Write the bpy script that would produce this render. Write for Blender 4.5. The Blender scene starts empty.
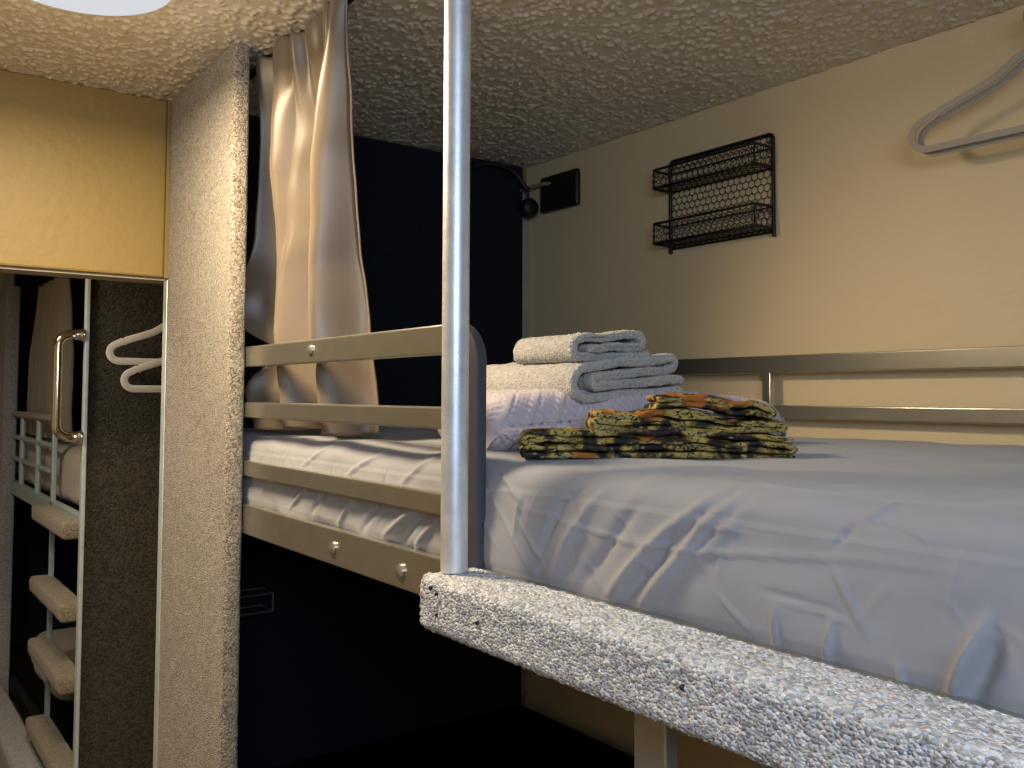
import bpy, bmesh, math, random
import numpy as np
from mathutils import Vector, Matrix, noise
random.seed(7); rng = np.random.default_rng(7)
PI = math.pi
sc = bpy.context.scene
col = sc.collection
sc.view_settings.view_transform = 'Standard'
sc.view_settings.look = 'None'
sc.view_settings.gamma = 1.0
sc.view_settings.use_curve_mapping = False
sc.view_settings.exposure = 0.12
sc.cycles.use_denoising = True
sc.cycles.max_bounces = 8
sc.cycles.sample_clamp_indirect = 6.0

# ------------------------------------------------------------------ materials
class NT:
    def __init__(s, name):
        s.m = bpy.data.materials.new(name); s.m.use_nodes = True
        s.t = s.m.node_tree; s.n = s.t.nodes; s.l = s.t.links
        s.b = s.n['Principled BSDF']
    def add(s, typ, **kw):
        n = s.n.new(typ)
        for k, v in kw.items():
            if k in n.inputs: n.inputs[k].default_value = v
            else: setattr(n, k, v)
        return n
    def ln(s, a, b): s.l.new(a, b)
    def coord(s, scale=(1, 1, 1), rot=(0, 0, 0)):
        tc = s.add('ShaderNodeTexCoord'); mp = s.add('ShaderNodeMapping')
        mp.inputs['Scale'].default_value = scale; mp.inputs['Rotation'].default_value = rot
        s.ln(tc.outputs['Object'], mp.inputs['Vector']); return mp.outputs['Vector']
    def ramp(s, fac, stops, interp='LINEAR'):
        r = s.add('ShaderNodeValToRGB'); e = r.color_ramp.elements; r.color_ramp.interpolation = interp
        while len(e) < len(stops): e.new(0.5)
        for i, (p, c) in enumerate(stops):
            e[i].position = p; e[i].color = (c[0], c[1], c[2], 1) if hasattr(c, '__len__') else (c, c, c, 1)
        s.ln(fac, r.inputs['Fac']); return r.outputs['Color']
    def bump(s, h, strength, dist):
        b = s.add('ShaderNodeBump'); b.inputs['Strength'].default_value = strength; b.inputs['Distance'].default_value = dist
        s.ln(h, b.inputs['Height']); s.ln(b.outputs['Normal'], s.b.inputs['Normal']); return b
    def mix(s, fac, a, b, mode='MIX'):
        m = s.add('ShaderNodeMix', data_type='RGBA', blend_type=mode)
        for v, i in ((fac, 0), (a, 6), (b, 7)):
            if hasattr(v, 'is_linked'): s.ln(v, m.inputs[i])
            else: m.inputs[i].default_value = v if i == 0 else (*v, 1)
        return m.outputs[2]
    def math(s, op, a, b):
        m = s.add('ShaderNodeMath', operation=op)
        for v, i in ((a, 0), (b, 1)):
            if hasattr(v, 'is_linked'): s.ln(v, m.inputs[i])
            else: m.inputs[i].default_value = v
        return m.outputs[0]
    def noise(s, vec, scale, detail=2, rough=.5, dist=0):
        n = s.add('ShaderNodeTexNoise'); n.inputs['Scale'].default_value = scale; n.inputs['Detail'].default_value = detail
        n.inputs['Roughness'].default_value = rough; n.inputs['Distortion'].default_value = dist
        s.ln(vec, n.inputs['Vector']); return n.outputs['Fac']
    def voro(s, vec, scale, feature='F1', rnd=1):
        n = s.add('ShaderNodeTexVoronoi'); n.feature = feature; n.inputs['Scale'].default_value = scale
        n.inputs['Randomness'].default_value = rnd
        s.ln(vec, n.inputs['Vector']); return n
    def col(s, c):
        if hasattr(c, 'is_linked'): s.ln(c, s.b.inputs['Base Color'])
        else: s.b.inputs['Base Color'].default_value = (*c, 1)
    def pbr(s, rough=.5, metal=0, spec=.5, sheen=0, coat=0):
        s.b.inputs['Roughness'].default_value = rough; s.b.inputs['Metallic'].default_value = metal
        s.b.inputs['Specular IOR Level'].default_value = spec; s.b.inputs['Sheen Weight'].default_value = sheen
        s.b.inputs['Coat Weight'].default_value = coat

def m_plain(name, c, rough=.5, metal=0, spec=.5, var=.08, scale=30, bump=0):
    t = NT(name); v = t.coord(); n = t.noise(v, scale, 3)
    a = [x * (1 - var) for x in c]; b = [min(1, x * (1 + var)) for x in c]
    t.col(t.ramp(n, [(.3, a), (.7, b)])); t.pbr(rough, metal, spec)
    if bump: t.bump(n, bump, .001)
    return t.m
def m_wall(name, c):
    t = NT(name); v = t.coord(); n = t.noise(v, 3, 4); f = t.noise(v, 42, 3)
    t.col(t.mix(n, [x * .95 for x in c], [min(1, x * 1.05) for x in c])); t.pbr(.5, 0, .35)
    t.bump(f, .35, .004); return t.m
def m_ceiling():
    t = NT('ceiling_popcorn'); v = t.coord()
    fine = t.noise(v, 190, 2)
    t.col((.70, .635, .52)); t.pbr(.36, 0, .55); t.bump(fine, .35, .003); return t.m
def m_carpet(name, dark, light, scale=230, stretch=(1, 1, 1), bump=1, dist=.003, spread=(.12, .9)):
    t = NT(name); v = t.coord(stretch)
    vo = t.voro(v, scale); rgb = t.add('ShaderNodeSeparateColor'); t.ln(vo.outputs['Color'], rgb.inputs[0])
    n2 = t.noise(v, scale * .12, 2)
    f = t.mix(.3, rgb.outputs[0], n2)
    t.col(t.ramp(f, [(spread[0], dark), (spread[1], light)])); t.pbr(.95, 0, .15, .25)
    inv = t.math('SUBTRACT', 1, vo.outputs['Distance']); t.bump(inv, bump, dist); return t.m
def m_fabric(name, c, weave=900, rough=.8, sheen=.2, spec=.3, bump=.15):
    t = NT(name); v = t.coord(); n = t.noise(v, 9, 3); w = t.noise(v, weave, 1)
    t.col(t.mix(n, [x * .93 for x in c], [min(1, x * 1.07) for x in c])); t.pbr(rough, 0, spec, sheen)
    t.bump(w, bump, .0006); return t.m
def m_terry(name, c):
    t = NT(name); v = t.coord(); vo = t.voro(v, 330); n = t.noise(v, 500, 2)
    s = t.add('ShaderNodeSeparateColor'); t.ln(vo.outputs['Color'], s.inputs[0])
    t.col(t.ramp(t.mix(.5, s.outputs[0], n), [(.2, [x * .72 for x in c]), (.75, [min(1, x * 1.15) for x in c])]))
    t.pbr(.95, 0, .1, .4); t.bump(t.math('SUBTRACT', 1, vo.outputs['Distance']), 1, .0025); return t.m
def m_camo(name):
    t = NT(name); v = t.coord((1, 1, 1.6)); v2 = t.coord((1.3, .8, 2), (0, .5, .7))
    big = t.noise(v, 15, 3, .5, 1.6); rust = t.noise(v2, 11, 2, .5, .8); fine = t.noise(v2, 48, 4, .7, 3); leaf = t.voro(v, 46)
    base = t.ramp(big, [(.38, (.010, .009, .014)), (.44, (.030, .024, .014)), (.48, (.19, .135, .035)), (.54, (.46, .33, .085)), (.68, (.36, .29, .12))])
    base = t.mix(t.ramp(fine, [(.51, 0), (.56, 1)]), base, (.022, .018, .012))
    base = t.mix(t.ramp(rust, [(.565, 0), (.60, 1)]), base, (.36, .12, .02))
    base = t.mix(t.ramp(leaf.outputs['Distance'], [(.08, .6), (.16, 0)]), base, (.50, .41, .16))
    t.col(base); t.pbr(.6, 0, .2, 0); t.bump(fine, .2, .001); return t.m
def m_emit(name, c, s):
    t = NT(name); e = t.add('ShaderNodeEmission'); v = t.coord(); n = t.noise(v, 4, 1)
    t.ln(t.mix(n, c, [x * .97 for x in c]), e.inputs['Color']); e.inputs['Strength'].default_value = s
    t.ln(e.outputs[0], t.n['Material Output'].inputs['Surface']); return t.m
def m_galv():
    t = NT('galvanised_steel'); v = t.coord((1, 1, 1)); n = t.noise(v, 28, 3, .6, .3); r = t.noise(t.coord((1, 1, 40)), 12, 2)
    t.col(t.ramp(n, [(.3, (.66, .69, .74)), (.7, (.86, .88, .92))])); t.pbr(.42, .6, .5)
    t.ln(t.ramp(r, [(.3, .34), (.7, .5)]), t.b.inputs['Roughness']); t.bump(r, .12, .001); return t.m

WALL = m_wall('cream_wall_paint', (.82, .64, .38))
WALLY = m_wall('yellow_wall_paint', (.29, .198, .062))
WHITE = m_plain('white_paint', (.62, .63, .62), .5)
CEIL = m_ceiling()
FLOOR = m_plain('floor_vinyl', (.16, .11, .06), .5, 0, .4, .15, 8)
CARPET_PANEL = m_carpet('beige_grey_panel_carpet', (.085, .072, .058), (.47, .41, .335), 360, (1, 1, 1), 1, .002)
CARPET_PLANK = m_carpet('silver_loop_carpet', (.25, .25, .265), (.92, .92, .95), 330, (1, .75, 1), 1, .003, (.1, .9))
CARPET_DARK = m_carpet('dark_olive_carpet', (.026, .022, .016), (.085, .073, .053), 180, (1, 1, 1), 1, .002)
CARPET_TREAD = m_carpet('tan_tread_carpet', (.15, .12, .08), (.34, .28, .20), 260, (1, 1, 1), 1, .002)
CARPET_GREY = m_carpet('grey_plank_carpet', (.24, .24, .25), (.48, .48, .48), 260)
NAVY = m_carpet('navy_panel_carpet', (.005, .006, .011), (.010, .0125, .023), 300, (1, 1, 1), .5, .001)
METAL = m_plain('warm_grey_rail_paint', (.47, .455, .40), .30, .88, .5, .05, 20)
SLATE = m_plain('grey_leg_paint', (.34, .32, .28), .4, .5, .5, .05, 20)
POST = m_plain('dark_post_tone', (.075, .08, .098), .4, .3, .5, .05, 20)  # darker tone than the guard rail it continues
BOLT = m_plain('zinc_bolt', (.62, .60, .56), .3, .9)
GALV = m_galv()
CHROME = m_plain('polished_chrome', (.82, .78, .68), .12, 1, .5, .02)
TEAL = m_plain('pale_teal_tube_paint', (.40, .50, .50), .4, .2)
UPRIGHT = m_plain('pale_grey_upright_paint', (.62, .70, .68), .35, .2)
SHEET = m_fabric('grey_cotton_sheet', (.285, .287, .318))
SHEET2 = m_fabric('beige_grey_sheet', (.42, .37, .30))
QUILT = m_fabric('mauve_quilted_cotton', (.53, .46, .50), 700)
CURT = m_fabric('taupe_satin_curtain', (.150, .111, .075), 800, .36, .3, .6, .1)
CURT2 = m_fabric('dim_taupe_curtain', (.30, .25, .19), 800, .6)
TERRY = m_terry('grey_terry', (.50, .475, .43))
CAMO = m_camo('leaf_camouflage_cloth')
BLACK = m_plain('black_plastic', (.010, .010, .011), .45)
BLACKWIRE = m_plain('black_wire', (.012, .011, .010), .4, .3)
BRASS = m_plain('brass_rod', (.55, .42, .24), .4, .6)
VELVET = m_fabric('beige_velvet_hanger', (.46, .385, .30), 1200, .85, .5)
CREAMH = m_fabric('cream_velvet_hanger', (.86, .79, .65), 1200, .8, .5)
DOME = m_emit('lit_diffuser', (.80, .82, .86), .80)
RIM = m_plain('white_metal_rim', (.8, .8, .8), .4)
DARKB = m_plain('shade_dark_base', (.008, .0075, .0075), .7)  # near-black: shade under the bunks put into bases and lower rail
DARKSHEET = m_plain('shade_dark_sheet', (.006, .0055, .006), .95, 0, .05)  # shade over the lower mattresses put into the sheet colour

# ------------------------------------------------------------------ mesh helpers
class MB:
    def __init__(s): s.v = []; s.f = []; s.boxy = False
    def raw(s, v, f):
        k = len(s.v); s.v += [tuple(map(float, p)) for p in v]; s.f += [tuple(i + k for i in q) for q in f]; return s
    def box(s, a, b, bev=.002, seg=2):
        s.boxy = True; bm = bmesh.new(); bmesh.ops.create_cube(bm, size=1)
        for v in bm.verts:
            for i in range(3): v.co[i] = a[i] + (v.co[i] + .5) * (b[i] - a[i])
        if bev: bmesh.ops.bevel(bm, geom=list(bm.edges), offset=bev, segments=seg, profile=.5, affect='EDGES')
        bm.verts.index_update()
        s.raw([v.co[:] for v in bm.verts], [[v.index for v in f.verts] for f in bm.faces]); bm.free(); return s
    def sweep(s, path, prof, closed=False, up=(0, 0, 1), caps=True):
        """prof: list of (a,b) in the section plane; a along side, b along up-ish"""
        P = [Vector(p) for p in path]; n = len(P); m = len(prof); k = len(s.v)
        upv = Vector(up)
        for i in range(n):
            if closed: t = P[(i + 1) % n] - P[i - 1]
            else: t = P[min(i + 1, n - 1)] - P[max(i - 1, 0)]
            t.normalize()
            side = t.cross(upv)
            if side.length < 1e-4: side = t.cross(Vector((1, 0, .01)))
            side.normalize(); u2 = side.cross(t)
            for a, b in prof: s.v.append(tuple(P[i] + side * a + u2 * b))
        for i in range(n if closed else n - 1):
            j = (i + 1) % n
            for q in range(m):
                r = (q + 1) % m
                s.f.append((k + i * m + q, k + i * m + r, k + j * m + r, k + j * m + q))
        if caps and not closed:
            s.f.append(tuple(k + q for q in range(m))[::-1]); s.f.append(tuple(k + (n - 1) * m + q for q in range(m)))
        return s
    def tube(s, path, r, n=10, closed=False, up=(0, 0, 1)):
        return s.sweep(path, [(r * math.cos(2 * PI * i / n), r * math.sin(2 * PI * i / n)) for i in range(n)], closed, up)
    def wire(s, a, b, r, n=5):
        d = Vector(b) - Vector(a)
        return s.tube([a, b], r, n, False, (0, 0, 1) if abs(d.normalized().z) < .95 else (1, 0, 0))
    def lathe(s, prof, c, n=32, axis='z'):
        k = len(s.v)
        for r, h in prof:
            for i in range(n):
                a = 2 * PI * i / n; p = (r * math.cos(a), r * math.sin(a), h)
                if axis == 'x': p = (h, p[0], p[1])
                if axis == 'y': p = (p[0], h, p[1])
                s.v.append((c[0] + p[0], c[1] + p[1], c[2] + p[2]))
        for j in range(len(prof) - 1):
            for i in range(n):
                q = (i + 1) % n
                s.f.append((k + j * n + i, k + j * n + q, k + (j + 1) * n + q, k + (j + 1) * n + i))
        s.f.append(tuple(k + i for i in range(n))[::-1]); s.f.append(tuple(k + (len(prof) - 1) * n + i for i in range(n)))
        return s
    def grid(s, A, wrap=False, caps=False):
        """A: array nu x nv x 3"""
        nu, nv = A.shape[:2]; k = len(s.v)
        s.v += [tuple(p) for p in A.reshape(-1, 3).tolist()]
        for i in range(nu - 1):
            for j in range(nv if wrap else nv - 1):
                j2 = (j + 1) % nv
                s.f.append((k + i * nv + j, k + i * nv + j2, k + (i + 1) * nv + j2, k + (i + 1) * nv + j))
        if caps:
            s.f.append(tuple(k + j for j in range(nv))[::-1]); s.f.append(tuple(k + (nu - 1) * nv + j for j in range(nv)))
        return s
    def build(s, name, mat, parent=None, smooth=50, origin=None):
        if s.boxy and smooth: smooth = 20
        off = Vector((0, 0, 0)); p = parent
        if origin is not None: off = Vector(origin)
        while p is not None: off = off + p.location; p = p.parent
        me = bpy.data.meshes.new(name)
        me.from_pydata([(x - off.x, y - off.y, z - off.z) for x, y, z in s.v], [], s.f)
        bm = bmesh.new(); bm.from_mesh(me); bmesh.ops.recalc_face_normals(bm, faces=bm.faces); bm.to_mesh(me); bm.free()
        me.polygons.foreach_set('use_smooth', [True] * len(me.polygons))
        if smooth: me.set_sharp_from_angle(angle=math.radians(smooth))
        me.materials.append(mat)
        o = bpy.data.objects.new(name, me); col.objects.link(o)
        if parent is not None: o.parent = parent
        if origin is not None: o.location = origin
        return o
def tag(o, label, cat, group=None):
    o['label'] = label; o['category'] = cat
    if group: o['group'] = group
    return o
def thing(name, loc, label, cat, group=None):
    o = bpy.data.objects.new(name, None); o.empty_display_size = .05; col.objects.link(o); o.location = loc
    return tag(o, label, cat, group)
def struct(name, mb, mat, smooth=35):
    o = mb.build(name, mat, None, smooth); o['kind'] = 'structure'; return o
def arc(c, r, a0, a1, n, plane='yz'):
    out = []
    for i in range(n + 1):
        a = a0 + (a1 - a0) * i / n; p, q = r * math.cos(a), r * math.sin(a)
        out.append({'yz': (c[0], c[1] + p, c[2] + q), 'xz': (c[0] + p, c[1], c[2] + q), 'xy': (c[0] + p, c[1] + q, c[2])}[plane])
    return out
def rr(w, h, r, n=3):
    """rounded rectangle section"""
    out = []
    for cx, cy, a0 in ((w / 2 - r, h / 2 - r, 0), (-w / 2 + r, h / 2 - r, PI / 2), (-w / 2 + r, -h / 2 + r, PI), (w / 2 - r, -h / 2 + r, 1.5 * PI)):
        for i in range(n + 1):
            a = a0 + PI / 2 * i / n; out.append((cx + r * math.cos(a), cy + r * math.sin(a)))
    return out
def vnoise(P, scale, octs=2):
    return np.array([noise.fractal(Vector((p[0] * scale, p[1] * scale, p[2] * scale)), 1, 2, octs) for p in P])
def rounded_slab(a, b, r, step, jit=0, seed=0, nseg=4):
    """carpet-wrapped board running along y: rounded rect section in xz, gridded along y"""
    w, h = b[0] - a[0], b[2] - a[2]; cx, cz = (a[0] + b[0]) / 2, (a[2] + b[2]) / 2
    base = rr(w, h, r, nseg)
    dense = []
    for i in range(len(base)):
        p, q = np.array(base[i]), np.array(base[(i + 1) % len(base)])
        m = max(1, int(np.linalg.norm(q - p) / step))
        for k in range(m): dense.append(p + (q - p) * k / m)
    dense = np.array(dense)
    nrm = np.roll(dense, -1, 0) - np.roll(dense, 1, 0); nrm = np.stack([nrm[:, 1], -nrm[:, 0]], 1); nrm /= np.linalg.norm(nrm, axis=1)[:, None]
    L = b[1] - a[1]; ny = max(2, int(L / step)); ys = np.linspace(0, 1, ny)
    ends = [(0, .5), (.0, .8), (.004, .93), (.010, 1)]
    rows = []
    yy = [a[1] + .000, a[1] + .002, a[1] + .005] + list(np.linspace(a[1] + r, b[1] - r, ny)) + [b[1] - .005, b[1] - .002, b[1]]
    ins = [r * .8, r * .4, r * .15] + [0] * ny + [r * .15, r * .4, r * .8]
    g = np.random.default_rng(seed)
    for y, i_ in zip(yy, ins):
        d = dense - nrm * i_
        if jit: d = d + nrm * g.normal(0, jit, (len(dense), 1))
        rows.append(np.stack([cx + d[:, 0], np.full(len(d), y), cz + d[:, 1]], 1))
    return MB().grid(np.array(rows), wrap=True, caps=True)

# ------------------------------------------------------------------ setting
H = 1.45                      # eye height; heights below are from the floor
CZ = 2.20                     # ceiling
struct('floor', MB().box((-1.3, -1.6, -.08), (1.95, 5.5, 0), 0), FLOOR)
def popcorn():
    st = .0036; x0, x1, y0, y1 = .02, 1.795, .25, 2.40
    nx, ny = int((x1 - x0) / st), int((y1 - y0) / st); Hm = np.zeros((nx, ny))
    g = np.random.default_rng(5); n = 15500
    cx, cy = g.uniform(0, nx, n), g.uniform(0, ny, n); rad = g.uniform(1.3, 2.7, n); ht = g.uniform(.0016, .0056, n); el = g.uniform(.6, 1.0, n); an = g.uniform(0, PI, n)
    for i in range(n):
        a, b = int(cx[i]), int(cy[i]); k = 4
        xs_, ys_ = np.arange(max(0, a - k), min(nx, a + k + 1)), np.arange(max(0, b - k), min(ny, b + k + 1))
        dx, dy = xs_[:, None] - cx[i], ys_[None, :] - cy[i]; c, q = math.cos(an[i]), math.sin(an[i])
        d2 = ((dx * c + dy * q) / rad[i]) ** 2 + ((-dx * q + dy * c) / (rad[i] * el[i])) ** 2
        w_ = Hm[xs_[0]:xs_[-1] + 1, ys_[0]:ys_[-1] + 1]; np.maximum(w_, ht[i] * np.clip(1.25 - d2, 0, 1), out=w_)
    Hm += g.normal(0, .00012, Hm.shape); Hm[0] = Hm[-1] = 0; Hm[:, 0] = Hm[:, -1] = 0
    X_, Y_ = np.meshgrid(x0 + st * np.arange(nx), y0 + st * np.arange(ny), indexing='ij')
    return np.stack([X_, Y_, CZ - .0003 - np.clip(Hm, 0, 1)], 2)
struct('ceiling', MB().box((-1.3, -1.6, CZ), (1.95, 5.5, CZ + .1), 0).grid(popcorn()), CEIL, 0)
struct('wall_right', MB().box((1.795, -1.6, 0), (1.95, 5.5, CZ), 0), WALL)
struct('wall_left', MB().box((-1.3, -1.6, 0), (-1.2, 5.5, CZ), 0), WALL)
w = MB()
w.box((-1.2, 2.36, 1.744), (.645, 2.455, CZ), .006)
w.box((-1.2, 2.36, 0), (-.55, 2.455, 1.744), 0)
w.box((.645, 2.36, 1.744), (.70, 2.455, CZ), 0); w.box((.70, 2.36, 0), (1.795, 2.455, CZ), 0)
struct('wall_far', w, WALLY)
struct('wall_back', MB().box((-1.2, 5.35, 0), (1.795, 5.45, CZ), 0), WHITE)
w = MB()                      # wall behind the camera; its high window opening is added for cool light
w.box((-1.2, -.70, 0), (-.62, -.60, CZ), 0); w.box((.32, -.70, 0), (1.795, -.60, CZ), 0)
w.box((-.62, -.70, 0), (.32, -.60, 1.40), 0); w.box((-.62, -.70, 2.12), (.32, -.60, CZ), 0)
struct('wall_near', w, m_wall('low_bounce_wall', (.085, .10, .125)))  # unseen wall, coloured dark to cut reflections and warm bounce
wf = MB()
for a, b in (((-.62, -.68, 1.40), (-.58, -.62, 2.12)), ((.28, -.68, 1.40), (.32, -.62, 2.12)), ((-.17, -.68, 1.40), (-.13, -.62, 2.12)),
             ((-.62, -.68, 1.40), (.32, -.62, 1.44)), ((-.62, -.68, 2.08), (.32, -.62, 2.12))): wf.box(a, b, .004)
struct('added_window_1', wf, RIM)  # added window frame, out of view, around the cool light
struct('trim_3', MB().box((-.55, 2.372, 1.738), (.70, 2.454, 1.7445), .001), m_plain('dull_soffit_paint', (.40, .36, .28), .6))
struct('trim_1', MB().box((.644, 2.3285, 0), (.680, 2.3595, 1.735), .001), UPRIGHT)       # jamb strip of the opening
struct('trim_2', MB().box((1.7645, 2.345, .5), (1.792, 2.359, 2.14), .003), m_plain('grey_bead_paint', (.36, .36, .34), .5))         # corner bead

# ------------------------------------------------------------------ carpeted partition beside the bunk
pan = rounded_slab((.643, 1.866, .0), (.680, 2.328, CZ - .003), .009, .02, .0004, 1)
tag(pan.build('partition_panel', CARPET_PANEL, None, 50), 'tall beige grey carpeted partition panel from floor to ceiling beside the curtain', 'panel')
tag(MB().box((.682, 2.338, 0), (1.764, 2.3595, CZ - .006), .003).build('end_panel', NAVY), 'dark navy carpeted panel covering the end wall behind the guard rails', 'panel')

# ------------------------------------------------------------------ upper bunk
bed = thing('bunk_bed', (1.2, 1.2, 0), 'grey metal bunk bed with flat guard rails along the yellow cream wall', 'bunk bed')
XR = .682; TW = .018; xm = XR + TW / 2
R1 = (1.508, 1.551); R2 = (1.402, 1.434); R3 = (1.280, 1.312); R4 = (1.160, 1.221)
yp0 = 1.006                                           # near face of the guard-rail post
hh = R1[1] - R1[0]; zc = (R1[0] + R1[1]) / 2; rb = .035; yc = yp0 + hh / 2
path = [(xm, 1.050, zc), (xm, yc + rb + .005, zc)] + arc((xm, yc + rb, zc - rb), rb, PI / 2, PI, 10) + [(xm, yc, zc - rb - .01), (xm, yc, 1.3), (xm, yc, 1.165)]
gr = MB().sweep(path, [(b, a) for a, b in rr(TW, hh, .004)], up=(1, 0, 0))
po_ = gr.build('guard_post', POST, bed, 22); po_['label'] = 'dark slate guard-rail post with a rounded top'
top_rail = MB().box((XR, 1.0505, R1[0]), (XR + TW, 2.30, R1[1]), .003, 2).build('guard_rail', METAL, bed)
def bolt(y, z, par, r=.0085):
    b = MB().lathe([(.001, -.004), (r * .7, -.0038), (r, -.002), (r, .002)], (XR - .0015, y, z), 16, 'x')
    return b.build('bolt', BOLT, par)
bolt(1.540, 1.532, top_rail)
def rail(name, z, x0=XR, x1=XR + TW, y0=yp0 + .02, y1=2.30, mat=METAL, par=bed):
    return MB().box((x0, y0, z[0]), (x1, y1, z[1]), .003, 2).build(name, mat, par)
rail('guard_rail', R2); rail('guard_rail', R3)
sr = rail('side_rail', R4, y0=.16)
bolt(1.437, 1.190, sr, .011); bolt(1.205, 1.187, sr, .011)
WX = 1.752
rail('wall_guard_rail', (1.505, 1.546), WX, WX + TW, .16, 2.30); rail('wall_guard_rail', (1.399, 1.430), WX, WX + TW, .16, 2.30)
rail('side_rail', R4, WX, WX + TW, .16, 2.30)
for y in (1.371, .30): MB().box((WX + .002, y - .012, 1.20), (WX + TW - .002, y + .012, 1.52), .002).build('rail_post', METAL, bed)
MB().box((XR, .661, 0), (XR + TW, .709, 1.165), .003).build('leg', SLATE, bed)
MB().box((XR + TW, .17, 1.165), (WX, 2.32, 1.205), .003).build('mattress_base', DARKB, bed)
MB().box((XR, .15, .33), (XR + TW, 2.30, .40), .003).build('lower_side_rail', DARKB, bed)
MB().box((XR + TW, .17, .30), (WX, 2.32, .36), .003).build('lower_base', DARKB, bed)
# lower mattress, the dark under the bunk put into its colour
tag(MB().box((.71, .2, .361), (1.74, 2.3, .50), .04, 4).build('mattress', DARKSHEET), 'mattress on the lower bunk, darkened for the shadow below', 'mattress', )

# ------------------------------------------------------------------ upper mattress with creased sheet
def ridge(Yv, Zv, pts, wdt, amp):
    """soft crease along a polyline in the (y,z) plane of the side, tapering at both ends"""
    out = np.zeros_like(Yv); pts = np.array(pts, float)
    seg = np.linalg.norm(np.diff(pts, axis=0), axis=1); tot = seg.sum(); acc = 0
    best = np.full_like(Yv, 1e9); tb = np.zeros_like(Yv)
    for i in range(len(seg)):
        a, b = pts[i], pts[i + 1]; d = (b - a) / seg[i]
        t = np.clip((Yv - a[0]) * d[0] + (Zv - a[1]) * d[1], 0, seg[i])
        dist = np.hypot(Yv - a[0] - t * d[0], Zv - a[1] - t * d[1])
        m = dist < best; best = np.where(m, dist, best); tb = np.where(m, (acc + t) / tot, tb); acc += seg[i]
    return amp * np.exp(-(best / wdt) ** 2) * np.clip(np.sin(PI * np.clip(tb, .02, .98)), 0, 1) ** .6
RIDGES = [([(0.956,1.309),(0.850,1.301),(0.745,1.291),(0.629,1.294),(0.521,1.305),(0.441,1.313),(0.365,1.315)],0.0035,0.0028),
  ([(0.871,1.215),(0.840,1.269),(0.802,1.318),(0.778,1.345)],0.0110,0.0070),
  ([(0.770,1.219),(0.691,1.294),(0.642,1.332),(0.610,1.359)],0.0100,0.0090),
  ([(0.716,1.220),(0.646,1.291),(0.624,1.321),(0.590,1.354)],0.0100,0.0080),
  ([(0.746,1.219),(0.684,1.278),(0.656,1.323)],0.0080,-0.0060),
  ([(0.898,1.228),(0.850,1.319),(0.811,1.354)],0.0100,-0.0060),
  ([(0.822,1.221),(0.778,1.264),(0.714,1.338)],0.0120,-0.0060),
  ([(0.996,1.319),(0.951,1.277),(0.909,1.235)],0.0050,0.0030),
  ([(0.936,1.298),(0.899,1.265),(0.871,1.235)],0.0040,0.0030),
  ([(0.983,1.352),(0.930,1.317),(0.940,1.266)],0.0060,0.0040),
  ([(0.808,1.263),(0.775,1.232)],0.0030,0.0030),
  ([(0.604,1.258),(0.560,1.224)],0.0030,0.0030),
  ([(0.536,1.258),(0.539,1.215)],0.0030,0.0040),
  ([(0.477,1.257),(0.486,1.215)],0.0040,0.0060),
  ([(0.478,1.305),(0.460,1.277),(0.442,1.247)],0.0040,0.0030),
  ([(0.554,1.270),(0.512,1.267),(0.464,1.262)],0.0040,-0.0030),
  ([(0.532,1.264),(0.500,1.264),(0.461,1.258)],0.0030,0.0030),
  ([(0.457,1.347),(0.476,1.319)],0.0040,-0.0030),
  ([(0.434,1.367),(0.457,1.345)],0.0040,0.0030),
  ([(0.342,1.287),(0.358,1.254),(0.377,1.213)],0.0060,0.0110),
  ([(0.336,1.270),(0.347,1.242),(0.361,1.214)],0.0100,-0.0080),
  ([(0.628,1.321),(0.572,1.320)],0.0030,0.0030),
  ([(0.457,1.353),(0.413,1.346),(0.383,1.334)],0.0030,0.0020),
  ([(0.416,1.233),(0.413,1.213)],0.0040,0.0050),
  ([(0.684,1.247),(0.629,1.286),(0.566,1.352)],0.0100,0.0030),
  ([(1.664,1.233),(1.556,1.295)],0.0060,0.0050),
  ([(1.466,1.219),(1.391,1.286)],0.0060,0.0050),
  ([(1.295,1.223),(1.166,1.291)],0.0090,0.0070),
  ([(1.197,1.215),(1.130,1.271)],0.0080,0.0060),
  ([(1.810,1.251),(1.742,1.301)],0.0060,0.0040),
  ([(1.572,1.230),(1.488,1.291)],0.0070,-0.0040),
  ([(1.371,1.223),(1.286,1.284)],0.0070,-0.0040),
  ([(1.249,1.218),(1.149,1.279)],0.0070,-0.0050),
  ([(1.620,1.309),(1.491,1.370)],0.0060,0.0030),
  ([(1.429,1.308),(1.312,1.365)],0.0060,0.0040),
  ([(1.239,1.310),(1.150,1.367)],0.0080,0.0040),
  ]
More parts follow.
